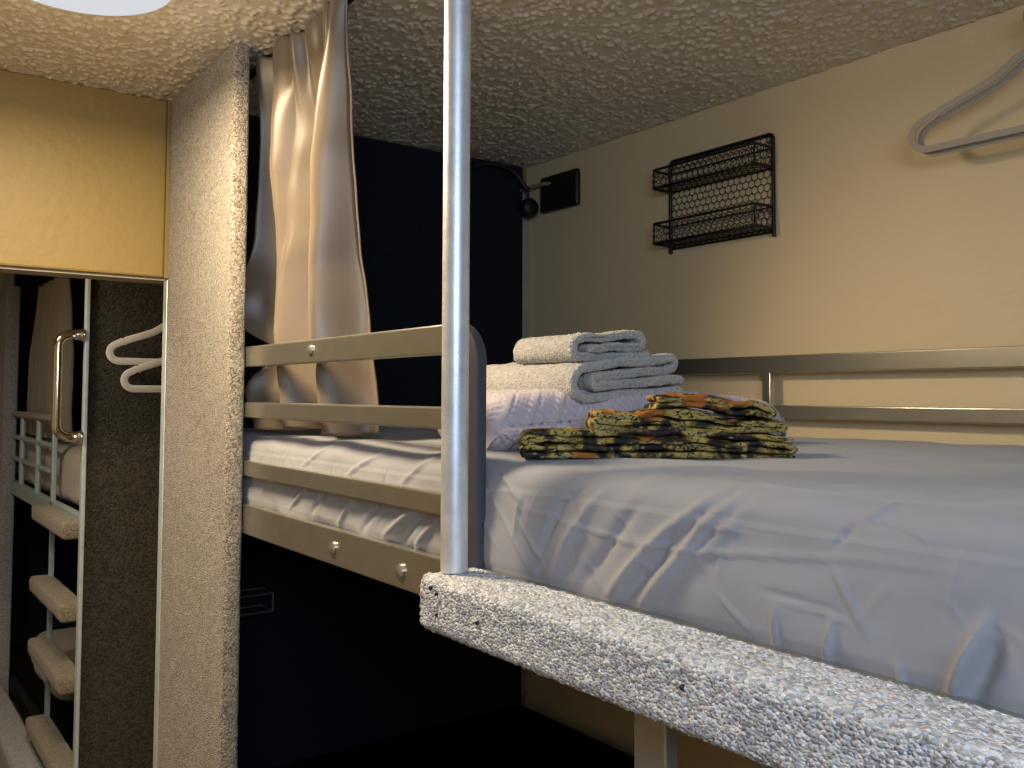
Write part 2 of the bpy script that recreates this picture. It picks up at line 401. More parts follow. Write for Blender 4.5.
def make_mattress():
    x0, x1, z0, z1 = .700, 1.738, 1.2065, 1.366; y0, y1 = .19, 2.325
    rt, rbm = .036, .02
    prof = [(x0 + .09, z0), (x0 + .05, z0)]
    prof += [(x0 + rbm - rbm * math.sin(a), z0 + rbm - rbm * math.cos(a)) for a in np.linspace(0, PI / 2, 6)]
    for z in np.arange(z0 + rbm + .004, z1 - rt, .0035): prof.append((x0 - .004 * math.sin(PI * (z - z0) / (z1 - z0)), z))
    prof += [(x0 + rt - rt * math.cos(a), z1 - rt + rt * math.sin(a)) for a in np.linspace(0.05, PI / 2, 18)]
    for x in list(np.arange(x0 + rt + .004, x0 + .2, .006)) + list(np.linspace(x0 + .2, x1 - .05, 45)): prof.append((x, z1))
    prof += [(x1 - .05 + .05 * math.sin(a), z1 - .05 + .05 * math.cos(a)) for a in np.linspace(.2, PI / 2, 6)]
    prof += [(x1, z0 + .03), (x1 - .03, z0)]
    prof = np.array(prof); n = len(prof)
    tg = np.roll(prof, -1, 0) - np.roll(prof, 1, 0); nr = np.stack([-tg[:, 1], tg[:, 0]], 1); nr /= np.linalg.norm(nr, axis=1)[:, None]
    ys = np.concatenate([[y0, y0 + .003, y0 + .01, y0 + .02, y0 + .035], np.arange(y0 + .05, y1 - .05, .0030), [y1 - .035, y1 - .02, y1 - .01, y1 - .003, y1]])
    ins = np.interp(ys, [y0, y0 + .003, y0 + .01, y0 + .035, y1 - .035, y1 - .01, y1 - .003, y1], [.05, .035, .02, 0, 0, .02, .035, .05])
    Y = np.repeat(ys[:, None], n, 1); X = np.repeat(prof[None, :, 0], len(ys), 0); Z = np.repeat(prof[None, :, 1], len(ys), 0)
    # unrolled height on the front side so creases carry over the rounded edge
    front = np.clip((x0 + .16 - X) / .1, 0, 1)
    Zu = np.where(X < x0 + rt, Z, z1 + (X - x0 - rt))
    D = np.zeros_like(Y)
    g = np.random.default_rng(21)
    FINE = []
    for i in range(46):
        yy, zz = g.uniform(.25, 1.9), g.uniform(1.215, 1.30); sl = g.uniform(-.9, 1.3); L = g.uniform(.03, .08)
        FINE.append(([(yy, zz), (yy + sl * L * .6, zz + L * .6), (yy + sl * L + g.normal(0, .01), zz + L)], g.uniform(.0018, .0032), g.choice([-1, 1]) * g.uniform(.0010, .0022)))
    for pts, wdt, amp in [(a_, w_ * .72, m_ * 1.15) for a_, w_, m_ in RIDGES] + FINE: D += ridge(Y, Zu, pts, wdt, amp) * front
    P = np.stack([Y.ravel() * 5.5, Zu.ravel() * 7, X.ravel() * 3], 1)
    nz = np.array([noise.fractal(Vector(p), 1, 2, 3) for p in P]).reshape(Y.shape)
    D += nz * (.0035 * front + .004)
    # edge droop and soft crown
    X2 = X + nr[None, :, 0] * (D - ins[:, None]); Z2 = Z + nr[None, :, 1] * (D - ins[:, None])
    Z2 = np.maximum(Z2, z0 - .0005)
    crown = np.clip((Z - (z1 - .05)) / .05, 0, 1) * (.006 * np.sin(np.clip((X - x0) / (x1 - x0), 0, 1) * PI) - .004)
    Z2 += crown
    mb = MB().grid(np.stack([X2, Y, Z2], 2), wrap=True, caps=True)
    return mb.build('mattress', SHEET, None, 0)
tag(make_mattress(), 'upper bunk mattress in a creased grey fitted sheet, towels and camouflage cloth on it', 'mattress')

# ------------------------------------------------------------------ carpeted plank and steel pole
pl = rounded_slab((.592, .10, 1.157), (.681, 1.004, 1.225), .011, .0035, .00085, 3, 5)
plank = tag(pl.build('carpeted_plank', CARPET_PLANK, None, 0), 'light grey loop carpeted plank along the front edge of the upper bunk', 'plank')
for (y, z) in [(0.971,1.213),(0.957,1.208),(0.956,1.183),(0.868,1.191),(0.554,1.199)]:
    MB().lathe([(.001, -.0025), (.0022, -.0016), (.0028, 0), (.0024, .002)], (.5915, y, z), 8, 'x').build('carpet_tack', BLACK, plank)
pole = tag(MB().lathe([(.0165, 0), (.0175, .001), (.0175, CZ - .002 - 1.226), (.0165, CZ - .001 - 1.226)], (.634, .984, 1.226), 40).build('pole', GALV, None, 35),
           'galvanised steel pole standing on the carpeted plank up to the ceiling', 'pole')

# ------------------------------------------------------------------ curtain
def si(V, pts):
    g = np.linspace(-.25, 1.25, 1501); y = np.interp(g, [p[0] for p in pts], [p[1] for p in pts])
    k = np.hanning(121); k /= k.sum(); y = np.convolve(np.pad(y, 60, 'edge'), k, 'valid')
    return np.interp(V, g, y)
def curtain(name, mat, ztop, zbot, yl, yr, x0, folds, amp, nu=170, nv=130, seed=0, extra=None):
    """yl/yr: lists of (v, y) for left (far) and right (near) edges; folds: list of (freq, phase, weight)"""
    u = np.linspace(0, 1, nu); v = np.linspace(0, 1, nv)
    U, V = np.meshgrid(u, v, indexing='ij')
    YL = si(V, yl); YR = si(V, yr)
    s = folds(U, V) if callable(folds) else sum(wt * np.sin(2 * PI * (fr * U + ph + dr * V)) for fr, ph, wt, dr in folds)
    if callable(folds): folds = [(2.5, .1, 0, .05)]
    A = si(V, amp)
    X = (si(V, x0) if isinstance(x0, list) else x0) + A * s
    Y = YL + (YR - YL) * (U + .035 * np.sin(2 * PI * (folds[0][0] * U + folds[0][1] + .22 + folds[0][3] * V)))
    Z = ztop(U) + (zbot(U) - ztop(U)) * V
    P = np.stack([U.ravel() * 4 + seed, V.ravel() * 3, np.full(U.size, seed * 3.1)], 1)
    nz = np.array([noise.fractal(Vector(p), 1, 2, 3) for p in P]).reshape(U.shape)
    X += .010 * nz * np.minimum(1, V * 3)
    if extra is not None: X, Y, Z = extra(U, V, X, Y, Z)
    front = np.stack([X, Y, Z], 2)
    # thickness: an offset copy joined round the rim
    du = np.gradient(front, axis=0); dv = np.gradient(front, axis=1); nn = np.cross(du, dv); nn /= np.linalg.norm(nn, axis=2)[:, :, None] + 1e-9
    backg = front + nn * .0016
    mb = MB(); k0 = 0; mb.grid(front); k1 = len(mb.v); mb.grid(backg)
    rim = [(i, 0) for i in range(nu)] + [(nu - 1, j) for j in range(1, nv)] + [(i, nv - 1) for i in range(nu - 2, -1, -1)] + [(0, j) for j in range(nv - 2, 0, -1)]
    for q in range(len(rim)):
        a = rim[q][0] * nv + rim[q][1]; b = rim[(q + 1) % len(rim)]; b = b[0] * nv + b[1]
        mb.f.append((a, b, k1 + b, k1 + a))
    return mb, front
def cur_folds(U, V):
    up = [0, .06, .12, .18, .25, .31, .36, .45, .56, .68, .80, .88, .95, 1]
    sp = [.5, -.3, -.6, .5, .85, -.2, -.95, -.3, .45, .1, -.6, -.95, -.6, .6]
    g = np.linspace(-.2, 1.2, 1400); y = np.interp(g, up, sp); k = np.hanning(71); k /= k.sum(); y = np.convolve(np.pad(y, 35, 'edge'), k, 'valid')
    Us = U + .035 * np.sin(2.2 * V + U * 5) - .06 * V * np.exp(-((U - .4) / .2) ** 2)
    top = np.exp(-(V / .10) ** 2)
    return np.interp(Us, g, y) + top * .7 * np.sin(2 * PI * 6 * U) + .10 * np.sin(2 * PI * (5 * U + .3 * V))
def cur_extra(U, V, X, Y, Z):
    # the far edge is bunched: a loop that bellies out above the top rail and tucks back in below it
    g = np.exp(-((U - .10) / .13) ** 2)
    belly = np.exp(-((V - .66) / .10) ** 2); tuck = np.exp(-((V - .79) / .05) ** 2); low = np.exp(-((V - .90) / .06) ** 2)
    X = X + g * (-.030 * belly + .060 * tuck - .012 * low); Y = Y + g * (.035 * belly - .020 * tuck + .02 * low)
    # drag creases toward the middle of the main panel
    for (u0, v0, du, dv, wd, am) in ((.62, .60, .18, -.07, .012, -.010), (.55, .66, .20, -.05, .016, .012), (.70, .76, .16, .04, .012, -.009), (.78, .86, .15, -.05, .012, .010), (.60, .83, .2, .03, .012, -.008), (.80, .42, .1, .12, .015, -.007)):
        L = math.hypot(du, dv); t = np.clip(((U - u0) * du + (V - v0) * dv) / L / L, 0, 1)
        d = np.hypot(U - u0 - t * du, (V - v0 - t * dv) * 1.2); X = X + am * np.exp(-(d / wd) ** 2 * .35) * np.sin(PI * np.clip(t, .02, .98))
    lim = si(V, [(0, .687), (.3, .692), (.5, .705)]); X = lim + .5 * ((X - lim) + np.sqrt((X - lim) ** 2 + .00002))
    return X, Y, Z
mb, fr = curtain('curtain', CURT, lambda u: 2.193 - .010 * np.abs(np.sin(u * 2 * PI * 4.5)), lambda u: 1.378 - .004 * np.sin(u * 9),
                 [(0, 1.94), (.15, 1.955), (.4, 1.985), (.72, 2.0), (.85, 1.98), (1, 1.96)], [(0, 1.465), (.05, 1.475), (.15, 1.505), (.35, 1.545), (.6, 1.56), (.8, 1.54), (1, 1.50)], [(0, .716), (.05, .722), (.2, .750), (.5, .764), (1, .764)],
                 cur_folds, [(0, .013), (.06, .020), (.2, .052), (.7, .066), (1, .052)], seed=3, extra=cur_extra)
cur = mb.build('curtain', CURT, None, 0)
tag(cur, 'taupe satin privacy curtain gathered beside the carpeted panel on the upper bunk', 'curtain')
hem = MB().tube([tuple(p) for p in (fr[-1] + np.array([-.0005, -.0008, 0]))[::2]], .0022, 6, up=(1, 0, 0)).build('hem', CURT, cur)
trk = MB().box((.735, 1.40, CZ - .010), (.752, 2.335, CZ - .0005), .002)
trk = tag(trk.build('curtain_track', BLACK), 'black curtain track on the textured ceiling above the taupe curtain', 'curtain track')

# ------------------------------------------------------------------ folded things on the bed
def strip_path(spec, n=10):
    """spec: list of ('l',x,z) points or ('a',cx,cz,r,a0,a1) arcs"""
    out = []
    for q in spec:
        if q[0] == 'l': out.append((q[1], q[2]))
        else:
            for i in range(n + 1):
                a = q[4] + (q[5] - q[4]) * i / n; out.append((q[1] + q[3] * math.cos(a), q[2] + q[3] * math.sin(a)))
    P = np.array(out); d = np.r_[0, np.cumsum(np.linalg.norm(np.diff(P, axis=0), axis=1))]
    m = int(d[-1] / .004); s = np.linspace(0, d[-1], m)
    return np.stack([np.interp(s, d, P[:, 0]), np.interp(s, d, P[:, 1])], 1)
def cloth_strip(spec, thick, L, frame, wob=.003, wscale=14, jit=0, seed=0, endwob=.006, ny=60, zfun=None, zmin=None):
    P = strip_path(spec); m = len(P)
    t = np.gradient(P, axis=0); t /= np.linalg.norm(t, axis=1)[:, None]; nr = np.stack([-t[:, 1], t[:, 0]], 1)
    h = thick / 2
    cap0 = [P[0] + h * (-t[0] * math.sin(a) - nr[0] * math.cos(a)) for a in np.linspace(.3, PI - .3, 4)]
    cap1 = [P[-1] + h * (t[-1] * math.sin(a) + nr[-1] * math.cos(a)) for a in np.linspace(.3, PI - .3, 4)]
    loop = np.array(list(P + nr * h) + list(cap1) + list((P - nr * h)[::-1]) + list(cap0)); N = len(loop)
    sarc = np.r_[np.linspace(0, 1, m), np.ones(4), np.linspace(1, 0, m), np.zeros(4)]
    ctr = np.r_[P, np.repeat(P[-1:], 4, 0), P[::-1], np.repeat(P[:1], 4, 0)]
    ts = np.linspace(0, 1, ny); rows = []
    g = np.random.default_rng(seed)
    ys = list(ts * L); shrink = [1] * ny
    ys = [-.25 * thick, -.15 * thick] + ys + [L + .15 * thick, L + .25 * thick]; shrink = [.45, .8] + shrink + [.8, .45]
    O, e1, e2 = [np.array(q, float) for q in frame]
    for y, sh in zip(ys, shrink):
        q = ctr + (loop - ctr) * sh
        ew = np.array([noise.noise(Vector((s * 9 + seed, seed * 1.7, 0))) for s in sarc]) * endwob
        yy = y + ew * (1 - 2 * y / L)
        nz = np.array([noise.fractal(Vector((c[0] * wscale + seed, y * wscale, s * 5)), 1, 2, 2) for c, s in zip(ctr, sarc)])
        zz = q[:, 1] + nz * wob * np.clip(q[:, 1] / .02, 0, 1)
        if zfun is not None: zz = zz + (zfun(q[:, 0], yy) if zfun.__code__.co_argcount == 2 else zfun(q[:, 0], yy, zz))
        xx = q[:, 0] + nz[::-1] * wob * .5
        if jit: xx = xx + g.normal(0, jit, N); zz = zz + g.normal(0, jit, N)
        if zmin is not None: zz = np.maximum(zz, zmin)
        rows.append(O[None, :] + xx[:, None] * e1 + yy[:, None] * e2 + np.stack([0 * zz, 0 * zz, zz], 1))
    return MB().grid(np.array(rows), wrap=True, caps=True)

# quilted pad: rounded pillow-like fold with raised herringbone stitching
def quilt():
    W, D, T = .60, .22, .074; n, r = 4, .04
    a = math.radians(-8); e1 = np.array([math.cos(a), math.sin(a)]); e2 = np.array([-math.sin(a), math.cos(a)])
    O = np.array((.772,1.10,1.366))
    # section loop in (y,z): front bottom -> front face -> top -> back ; swept along local x
    sec = [(.03, 0), (.012, .004), (.004, .012)] + [(0 - .010 * math.sin(PI * k), .016 + (T - .055) * k) for k in np.linspace(0, 1, 30)]
    sec += [(.038 - .038 * math.cos(q), T - .039 + .039 * math.sin(q)) for q in np.linspace(.12, PI / 2, 16)]
    sec += [(y, T) for y in np.r_[np.arange(.045, .16, .0025), np.linspace(.165, D - .04, 20)]] + [(D - .04 + .04 * math.sin(q), T - .04 + .04 * math.cos(q)) for q in np.linspace(.2, PI / 2, 6)] + [(D, .015), (D - .02, 0)]
    sec = np.array(sec); tg = np.roll(sec, -1, 0) - np.roll(sec, 1, 0); nr = np.stack([-tg[:, 1], tg[:, 0]], 1); nr /= np.linalg.norm(nr, axis=1)[:, None]
    sa = np.r_[0, np.cumsum(np.linalg.norm(np.diff(sec, axis=0), axis=1))]
    xs = np.linspace(0, W, 330); rows = []
    for x in xs:
        e = min(x, W - x); rin = .042 - math.sqrt(max(0, .042 ** 2 - (.042 - min(e, .042)) ** 2))
        cwid = .036; c = int(math.floor(x / cwid)); lx = (x / cwid - c)
        s = sa
        bf = ((x * .8 - s * .6) / .038) % 1; fine = .5 + .5 * np.sin(2 * PI * (x * .6 + s * .8) / .0100); dots = .5 + .5 * np.sin(2 * PI * (x * .8 - s * .6) / .0068)
        sm = np.clip((.36 - np.abs(bf - .18) * 2) / .08, 0, 1)
        d = .0050 * sm + (1 - sm) * (.0060 * fine ** .8 + .0010 * dots) - .003 * np.exp(-((np.abs(bf - .18) - .19) / .02) ** 2)
        q = sec + nr * (d - rin)[:, None]
        q[:, 1] = np.maximum(q[:, 1], 0)
        crown = .012 * np.clip(q[:, 1] / T, 0, 1) * math.sin(PI * min(1, max(0, x / W))) + np.clip(q[:, 1] / T, 0, 1) * .008 * np.sin(q[:, 0] * 9 + x * 6)
        p2 = O[None, :2] + x * e1 + q[:, :1] * e2
        rows.append(np.concatenate([p2, (O[2] + q[:, 1] + crown)[:, None]], 1))
    return MB().grid(np.array(rows), wrap=True, caps=True)
q_ = quilt().build('folded_quilt', QUILT, None, 0)
tag(q_, 'folded mauve quilted bedspread lying on the grey sheet under the towels', 'quilt')

LT = .0155
z = [.009, .027, .043, .060]
Wt = .235
bt = cloth_strip([('l', Wt, .009), ('l', .06, .009), ('a', .033, .0345, .0255, 1.5 * PI, .5 * PI), ('l', .10, .061), ('l', Wt - .01, .064), ('a', Wt - .008, .055, .0085, .5 * PI, -.5 * PI), ('l', .12, .044),
                  ('l', .055, .0435), ('a', .052, .035, .0082, .5 * PI, 1.5 * PI), ('l', .12, .0265), ('l', Wt + .004, .0275)],
                 LT, .27, ((.905,1.075,1.436),(1,0,0),(0,1,0)), .0038, 13, .0007, 2, .016, 70, lambda x, y: .075 * np.clip(x - .02, 0, 1) ** 1.0 * .9, .0005)
tag(bt.build('towel', TERRY, None, 0), 'larger folded grey terry towel, lower of the two on the quilt', 'towel')
Ws = .150
st = cloth_strip([('l', Ws + .01, .0085), ('l', .05, .008), ('a', .022, .0225, .0145, 1.5 * PI, .5 * PI), ('l', .06, .0385), ('l', Ws - .02, .043), ('a', Ws - .012, .032, .0105, .5 * PI, -.5 * PI), ('l', .08, .0225), ('l', .04, .0225)],
                 0.0140, .16, ((.915,1.085,1.5015),(1,0,0),(0,1,0)), .0034, 16, .0007, 5, .012, 44, lambda x, y: .05 * x, .0005)
tag(st.build('towel', TERRY, None, 0), 'smaller folded grey washcloth on top of the larger towel', 'towel')

def zig(W, layers, gap, z0, xs=0):
    """serpentine fold: layers alternate left/right hairpins"""
    spec = []; r = gap / 2
    for i in range(layers):
        zz = z0 + i * gap
        if i % 2 == 0: spec += [('l', W - .02, zz), ('l', W * .5, zz + .001), ('l', .02 + xs, zz)]
        else: spec += [('l', .02 + xs, zz), ('l', W * .5, zz + .0015), ('l', W - .02, zz)]
        if i < layers - 1:
            if i % 2 == 0: spec += [('a', .02 + xs, zz + r, r, 1.5 * PI, .5 * PI)]
            else: spec += [('a', W - .02, zz + r, r, -.5 * PI, .5 * PI)]
    return spec
CO = np.array((.724,.985,1.3655)); ce1 = np.array([.796, -.605, 0]); ce2 = np.array([.605, .796, 0])
def camo(dx, dy, dz, W, L, layers, gap, z0, seed, label, rot=0, wob=.004, zf=None, thick=.0078):
    c, s = math.cos(rot), math.sin(rot); a = ce1 * c + ce2 * s; b = -ce1 * s + ce2 * c
    mb = cloth_strip(zig(W, layers, gap, z0), thick, L, (CO + ce1 * dx + ce2 * dy + np.array([0, 0, dz]), a, b), wob, 22, .0003, seed, .008, 46, zf, .0004)
    # fine puckers of the sewn, folded end
    o = mb.build('camouflage_cloth', CAMO, None, 0)
    return tag(o, label, 'cloth', 'folded camouflage cloths on the bed')
tp = lambda x, a, w_: np.clip((x - a) / w_, 0, 1)
camo(0, 0, 0, .395, .088, 4, .0098, .0046, 11, 'bottom folded camouflage cloth of the stack, reaching furthest left', 0, .0060, lambda x, y, z: -z * .24 * tp(x, .24, .15) - z * .15 * tp(-x, -.05, .05))
camo(.095, .004, .0355, .290, .088, 3, .0092, .0046, 23, 'middle folded camouflage cloth of the stack on the grey sheet', .03, .0060, lambda x, y, z: -.013 * tp(x, .10, .19) - z * .1 * tp(x, .15, .14) + .002 * tp(-x, -.05, .05))
camo(.182, .010, .0545, .190, .082, 3, .0100, .0046, 37, 'topmost and smallest folded camouflage cloth of the stack', .06, .0065, lambda x, y, z: .006 * np.clip(1 - np.abs(x - .06) / .06, 0, 1) - .012 * tp(x, .05, .14))

# ------------------------------------------------------------------ wire rack on the wall
XW = 1.793
rk = thing('wire_rack', (XW, 1.53, 1.85), 'black two-basket wire rack with chicken-wire back hung on the cream wall', 'rack')
ya, yb, za, zb = 1.369, 1.706, 1.845, 2.083
fb = MB(); xb = XW - .006
loop = []
for cy_, cz_, a0 in ((yb - .012, zb - .012, 0), (ya + .012, zb - .012, PI / 2)):
    loop += arc((xb, cy_, cz_), .012, a0, a0 + PI / 2, 5)
fb.tube([(xb, yb, za - .012)] + loop + [(xb, ya, za - .012)], .0050, 8, up=(1, 0, 0))
fb.wire((xb, ya, za), (xb, yb, za), .003, 6)
fb.build('frame', BLACKWIRE, rk)
def hexmesh(P0, eu, ev, U, V, cell, r):
    """chicken wire over a rectangle P0 + u*eu + v*ev"""
    mb = MB(); w_ = cell; hgt = cell * 1.15; s_ = hgt * .5
    P0, eu, ev = Vector(P0), Vector(eu), Vector(ev)
    def pt(u, v): return P0 + eu * min(max(u, 0), U) + ev * min(max(v, 0), V)
    rowh = hgt * .78; nr = int(V / rowh) + 2; nc = int(U / w_) + 2
    for i in range(nr):
        for j in range(nc):
            u = j * w_ + (w_ / 2 if i % 2 else 0); v = i * rowh
            bot = (u, v); l = (u - w_ / 2, v + hgt * .28); rgt = (u + w_ / 2, v + hgt * .28); up_ = (u - w_ / 2, v + rowh)
            for a, b in ((bot, l), (bot, rgt), (l, up_)):
                if min(a[0], b[0]) > U or min(a[1], b[1]) > V or max(a[0], b[0]) < 0: continue
                p, q = pt(*a), pt(*b)
                if (p - q).length > cell * .1: mb.wire(p, q, r, 4)
    return mb
hexmesh((xb, ya, za), (0, 1, 0), (0, 0, 1), yb - ya, zb - za, .0185, .0013).build('wire_mesh', BLACKWIRE, rk)
for z0_, z1_ in ((2.000, 2.049), (1.853, 1.905)):
    xf = XW - .075
    b_ = MB()
    rim = lambda z: [(xb, ya, z), (xf + .006, ya, z), (xf, ya + .006, z), (xf, yb - .006, z), (xf + .006, yb, z), (xb, yb, z)]
    b_.tube(rim(z1_), .0036, 7); b_.tube(rim(z0_), .0036, 7); b_.wire((xb, ya, z0_), (xb, yb, z0_), .0025, 6); b_.wire((xb, ya, z1_), (xb, yb, z1_), .0022, 6)
    for y in (ya + .003, yb - .003): b_.wire((xf + .002, y, z0_), (xf + .002, y, z1_), .0026, 6)
    bo = b_.build('basket', BLACKWIRE, rk)
    m_ = hexmesh((xf, ya, z0_), (0, 1, 0), (0, 0, 1), yb - ya, z1_ - z0_, .0185, .0012)
    for src in (hexmesh((xb, ya, z0_), (-1, 0, 0), (0, 0, 1), xb - xf, z1_ - z0_, .0185, .0012), hexmesh((xb, yb, z0_), (-1, 0, 0), (0, 0, 1), xb - xf, z1_ - z0_, .0185, .0012),
                hexmesh((xb, ya, z0_), (0, 1, 0), (-1, 0, 0), yb - ya, xb - xf, .0185, .0012)): m_.raw(src.v, src.f)
    m_.build('wire_mesh', BLACKWIRE, bo)
for y in (ya + .012, yb - .012):
    MB().lathe([(.001, -.011), (.003, -.0105), (.0045, -.009), (.0045, .001)], (XW, y, zb - .012), 10, 'x').build('screw', BOLT, rk)

# ------------------------------------------------------------------ clothes hangers
def hanger_parts(half, mat, wid=.0135):
    ht = .140
    def side(s):
        pts = [(0, ht), (.018, ht - .001), (.036, ht - .010), (.056, ht - .026), (.080, ht - .040), (.125, ht - .056), (.165, ht - .070), (.170, ht - .075), (.178, ht - .074)]
        pts = [(p * half / .215, q) for p, q in pts]
        pts += [(half - .030 + .031 * math.sin(a), .029 + .029 * math.cos(a)) for a in np.linspace(.35, PI - .1, 11)]
        pts += [(half - .06, 0), (half * .5, 0)]
        return [(s * p, q) for p, q in pts]
    loop = side(1) + [(0, 0)] + side(-1)[::-1][:-1]
    body = MB().sweep([(0, p, q) for p, q in loop], [(b, a) for a, b in rr(.0060, wid, .0026, 2)], True, (1, 0, 0))
    hk = MB().tube([(0, 0, ht), (0, 0, ht + .035)] + arc((0, -.0, ht + .062), .024, -PI / 2 + .35, PI + .3, 16), .0022, 8, up=(1, 0, 0))
    return body, hk
def hanger(loc, rotz, mat, label, group, half=.215, wid=.0135):
    t = thing('clothes_hanger', loc, label, 'hanger', group); t.rotation_euler = (0, 0, rotz)
    b, h = hanger_parts(half, mat, wid)
    bo = b.build('body', mat, None, 40); bo.parent = t
    ho = h.build('hook', CHROME, None, 0); ho.parent = t
    return t
hanger((1.690, .722, 1.932), .02, VELVET, 'beige velvet hanger at upper right, the one nearer the room', 'hangers on the cream wall', half=.236)
hanger((1.710, .716, 1.927), .01, VELVET, 'beige velvet hanger at upper right, the one closer to the wall', 'hangers on the cream wall', half=.236)
hk = MB().tube([(1.794, .719, 2.134), (1.70, .719, 2.132), (1.665, .719, 2.134)] + arc((1.665, .719, 2.144), .010, -PI / 2, -PI, 5, 'xz'), .0035, 8)
hk.lathe([(.014, 0), (.014, .004), (.006, .006)], (1.788, .719, 2.134), 14, 'x')
tag(hk.build('wall_hook', BLACKWIRE), 'black hook on the cream wall holding the two hangers', 'hook')

# ------------------------------------------------------------------ small lamp, cable and box in the corner
bx = thing('power_box', (1.795, 2.175, 2.086), 'black plastic box on the wall in the upper corner above the towels', 'box')
MB().box((1.774, 2.082, 2.030), (1.795, 2.266, 2.145), .010, 3).build('housing', BLACK, bx)
MB().tube([(1.785, 2.20, 2.118), (1.765, 2.235, 2.120), (1.757, 2.29, 2.118), (1.755, 2.334, 2.116)], .0065, 8).build('conduit', BRASS, bx)
lp = thing('reading_lamp', (1.735, 2.30, 2.06), 'small round black lamp head hanging beside the black box in the corner', 'lamp')
MB().lathe([(.004, -.022), (.022, -.020), (.031, -.010), (.032, .002), (.028, .016), (.012, .022), (.004, .024)], (1.752, 2.290, 2.050), 22, 'y').build('lamp_head', BLACK, lp)
MB().tube([(1.75, 2.29, 2.078), (1.745, 2.29, 2.10), (1.74, 2.295, 2.115)], .005, 8, up=(1, 0, 0)).build('stem', BLACK, lp)
cb = [(1.56, 2.325, 2.165), (1.60, 2.320, 2.178), (1.65, 2.312, 2.180), (1.70, 2.305, 2.165), (1.725, 2.300, 2.140), (1.738, 2.296, 2.117), (1.748, 2.285, 2.105)]
tag(MB().tube(cb, .0085, 10).build('cable', BLACK), 'black cable curving along the ceiling corner to the lamp', 'cable')

# small wire tray fixed in the dark lower bunk
tr = MB()
for z in (.897, .942): tr.tube([(.70, 2.336, z), (.905, 2.336, z), (.905, 2.26, z), (.70, 2.26, z)], .0022, 6, True)
for x in (.70, .815, .905): tr.wire((x, 2.26, .897), (x, 2.26, .942), .002); tr.wire((x, 2.26, .897), (x, 2.336, .897), .002)
tag(tr.build('wire_tray', BOLT), 'small wire tray on the dark end panel under the upper bunk', 'tray')

# ------------------------------------------------------------------ ceiling light
cl = thing('ceiling_light', (.291, 1.60, CZ), 'round flush white ceiling light at the upper left', 'ceiling light')
MB().lathe([(.158, 0), (.160, -.004), (.158, -.016), (.150, -.018)], (.291, 1.60, CZ), 56).build('rim', RIM, cl, 30)
MB().lathe([(.151, -.012), (.152, -.05)] + [(.134 + .018 * math.cos(a), -.052 - .020 * math.sin(a)) for a in np.linspace(0.05, PI / 2 - .03, 8)] + [(.05, -.074), (.002, -.074)], (.291, 1.60, CZ), 56).build('diffuser', DOME, cl, 0)

# ------------------------------------------------------------------ second bunk through the opening
b2 = thing('bunk_bed', (1.2, 4.2, 0), 'second bunk bed seen through the opening, with pale tube guard rail', 'bunk bed')
y2 = 3.245
MB().box((.638, y2 - .012, 0), (.651, y2 + .018, CZ - .005), .003).build('upright', UPRIGHT, b2)
MB().box((.650, 3.825, 0), (.667, 3.850, 1.37), .003).build('upright', TEAL, b2)
gt = MB(); 
gt.tube([(.662, 3.84, 1.355), (.662, 4.86, 1.355)], .016, 10)
gt.build('top_rail', CARPET_TREAD, b2)
for zz in (1.250, 1.150): MB().tube([(.662, 3.84, zz), (.662, 4.86, zz)], .011, 10).build('cross_rail', TEAL, b2)
for yy in (4.20, 4.62): MB().tube([(.662, yy, 1.04), (.662, yy, 1.35)], .012, 10).build('spindle', TEAL, b2)
MB().box((.650, 3.26, .985), (.675, 5.2, 1.045), .003).build('side_rail', TEAL, b2)
MB().box((.675, 3.29, .985), (1.78, 5.2, 1.02), .003).build('mattress_base', DARKB, b2)
MB().box((.675, 3.29, .06), (1.78, 5.2, .12), .003).build('lower_base', DARKB, b2)
for zt in (1.030,.762,.530,.238):
    o = rounded_slab((.592, 3.275, zt - .058), (.672, 3.885, zt), .012, .012, .0006, int(zt * 100), 3).build('tread', CARPET_TREAD, b2, 60)
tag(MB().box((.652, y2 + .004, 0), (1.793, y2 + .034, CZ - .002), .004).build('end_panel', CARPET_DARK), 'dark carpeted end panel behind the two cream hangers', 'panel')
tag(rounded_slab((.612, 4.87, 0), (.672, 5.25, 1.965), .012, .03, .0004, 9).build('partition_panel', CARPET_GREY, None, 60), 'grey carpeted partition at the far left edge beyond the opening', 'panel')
tag(MB().box((.69, 5.22, 0), (1.793, 5.25, CZ - .01), .003).build('end_panel', NAVY), 'black panel at the dark far end of the second bunk', 'panel')
def soft_block(a, b, r, mat, name, wob, sc_, seed):
    n = 26; bm = bmesh.new(); bmesh.ops.create_cube(bm, size=1)
    bmesh.ops.subdivide_edges(bm, edges=bm.edges, cuts=n, use_grid_fill=True)
    c = [(a[i] + b[i]) / 2 for i in range(3)]; h = [(b[i] - a[i]) / 2 for i in range(3)]
    mb = MB()
    for v in bm.verts:
        p = Vector([v.co[i] * 2 * h[i] for i in range(3)])
        q = Vector([max(-(h[i] - r), min(h[i] - r, p[i])) for i in range(3)]); d = p - q
        if d.length > 1e-6: p = q + d.normalized() * r
        w_ = noise.fractal(Vector((p.x * sc_ + seed, p.y * sc_ * 1.6, p.z * sc_)), 1, 2, 3) * wob
        p = p * 1 + (d.normalized() if d.length > 1e-6 else Vector()) * w_
        mb.v.append((p.x + c[0], p.y + c[1], max(a[2], p.z + c[2])))
    bm.verts.index_update(); mb.f = [tuple(v.index for v in f.verts) for f in bm.faces]; bm.free()
    return mb.build(name, mat, None, 0)
tag(soft_block((.69, 3.30, 1.021), (1.77, 5.19, 1.245), .07, SHEET2, 'mattress', .012, 5, 2), 'beige sheeted upper mattress of the second bunk behind the pale tube rail', 'mattress')
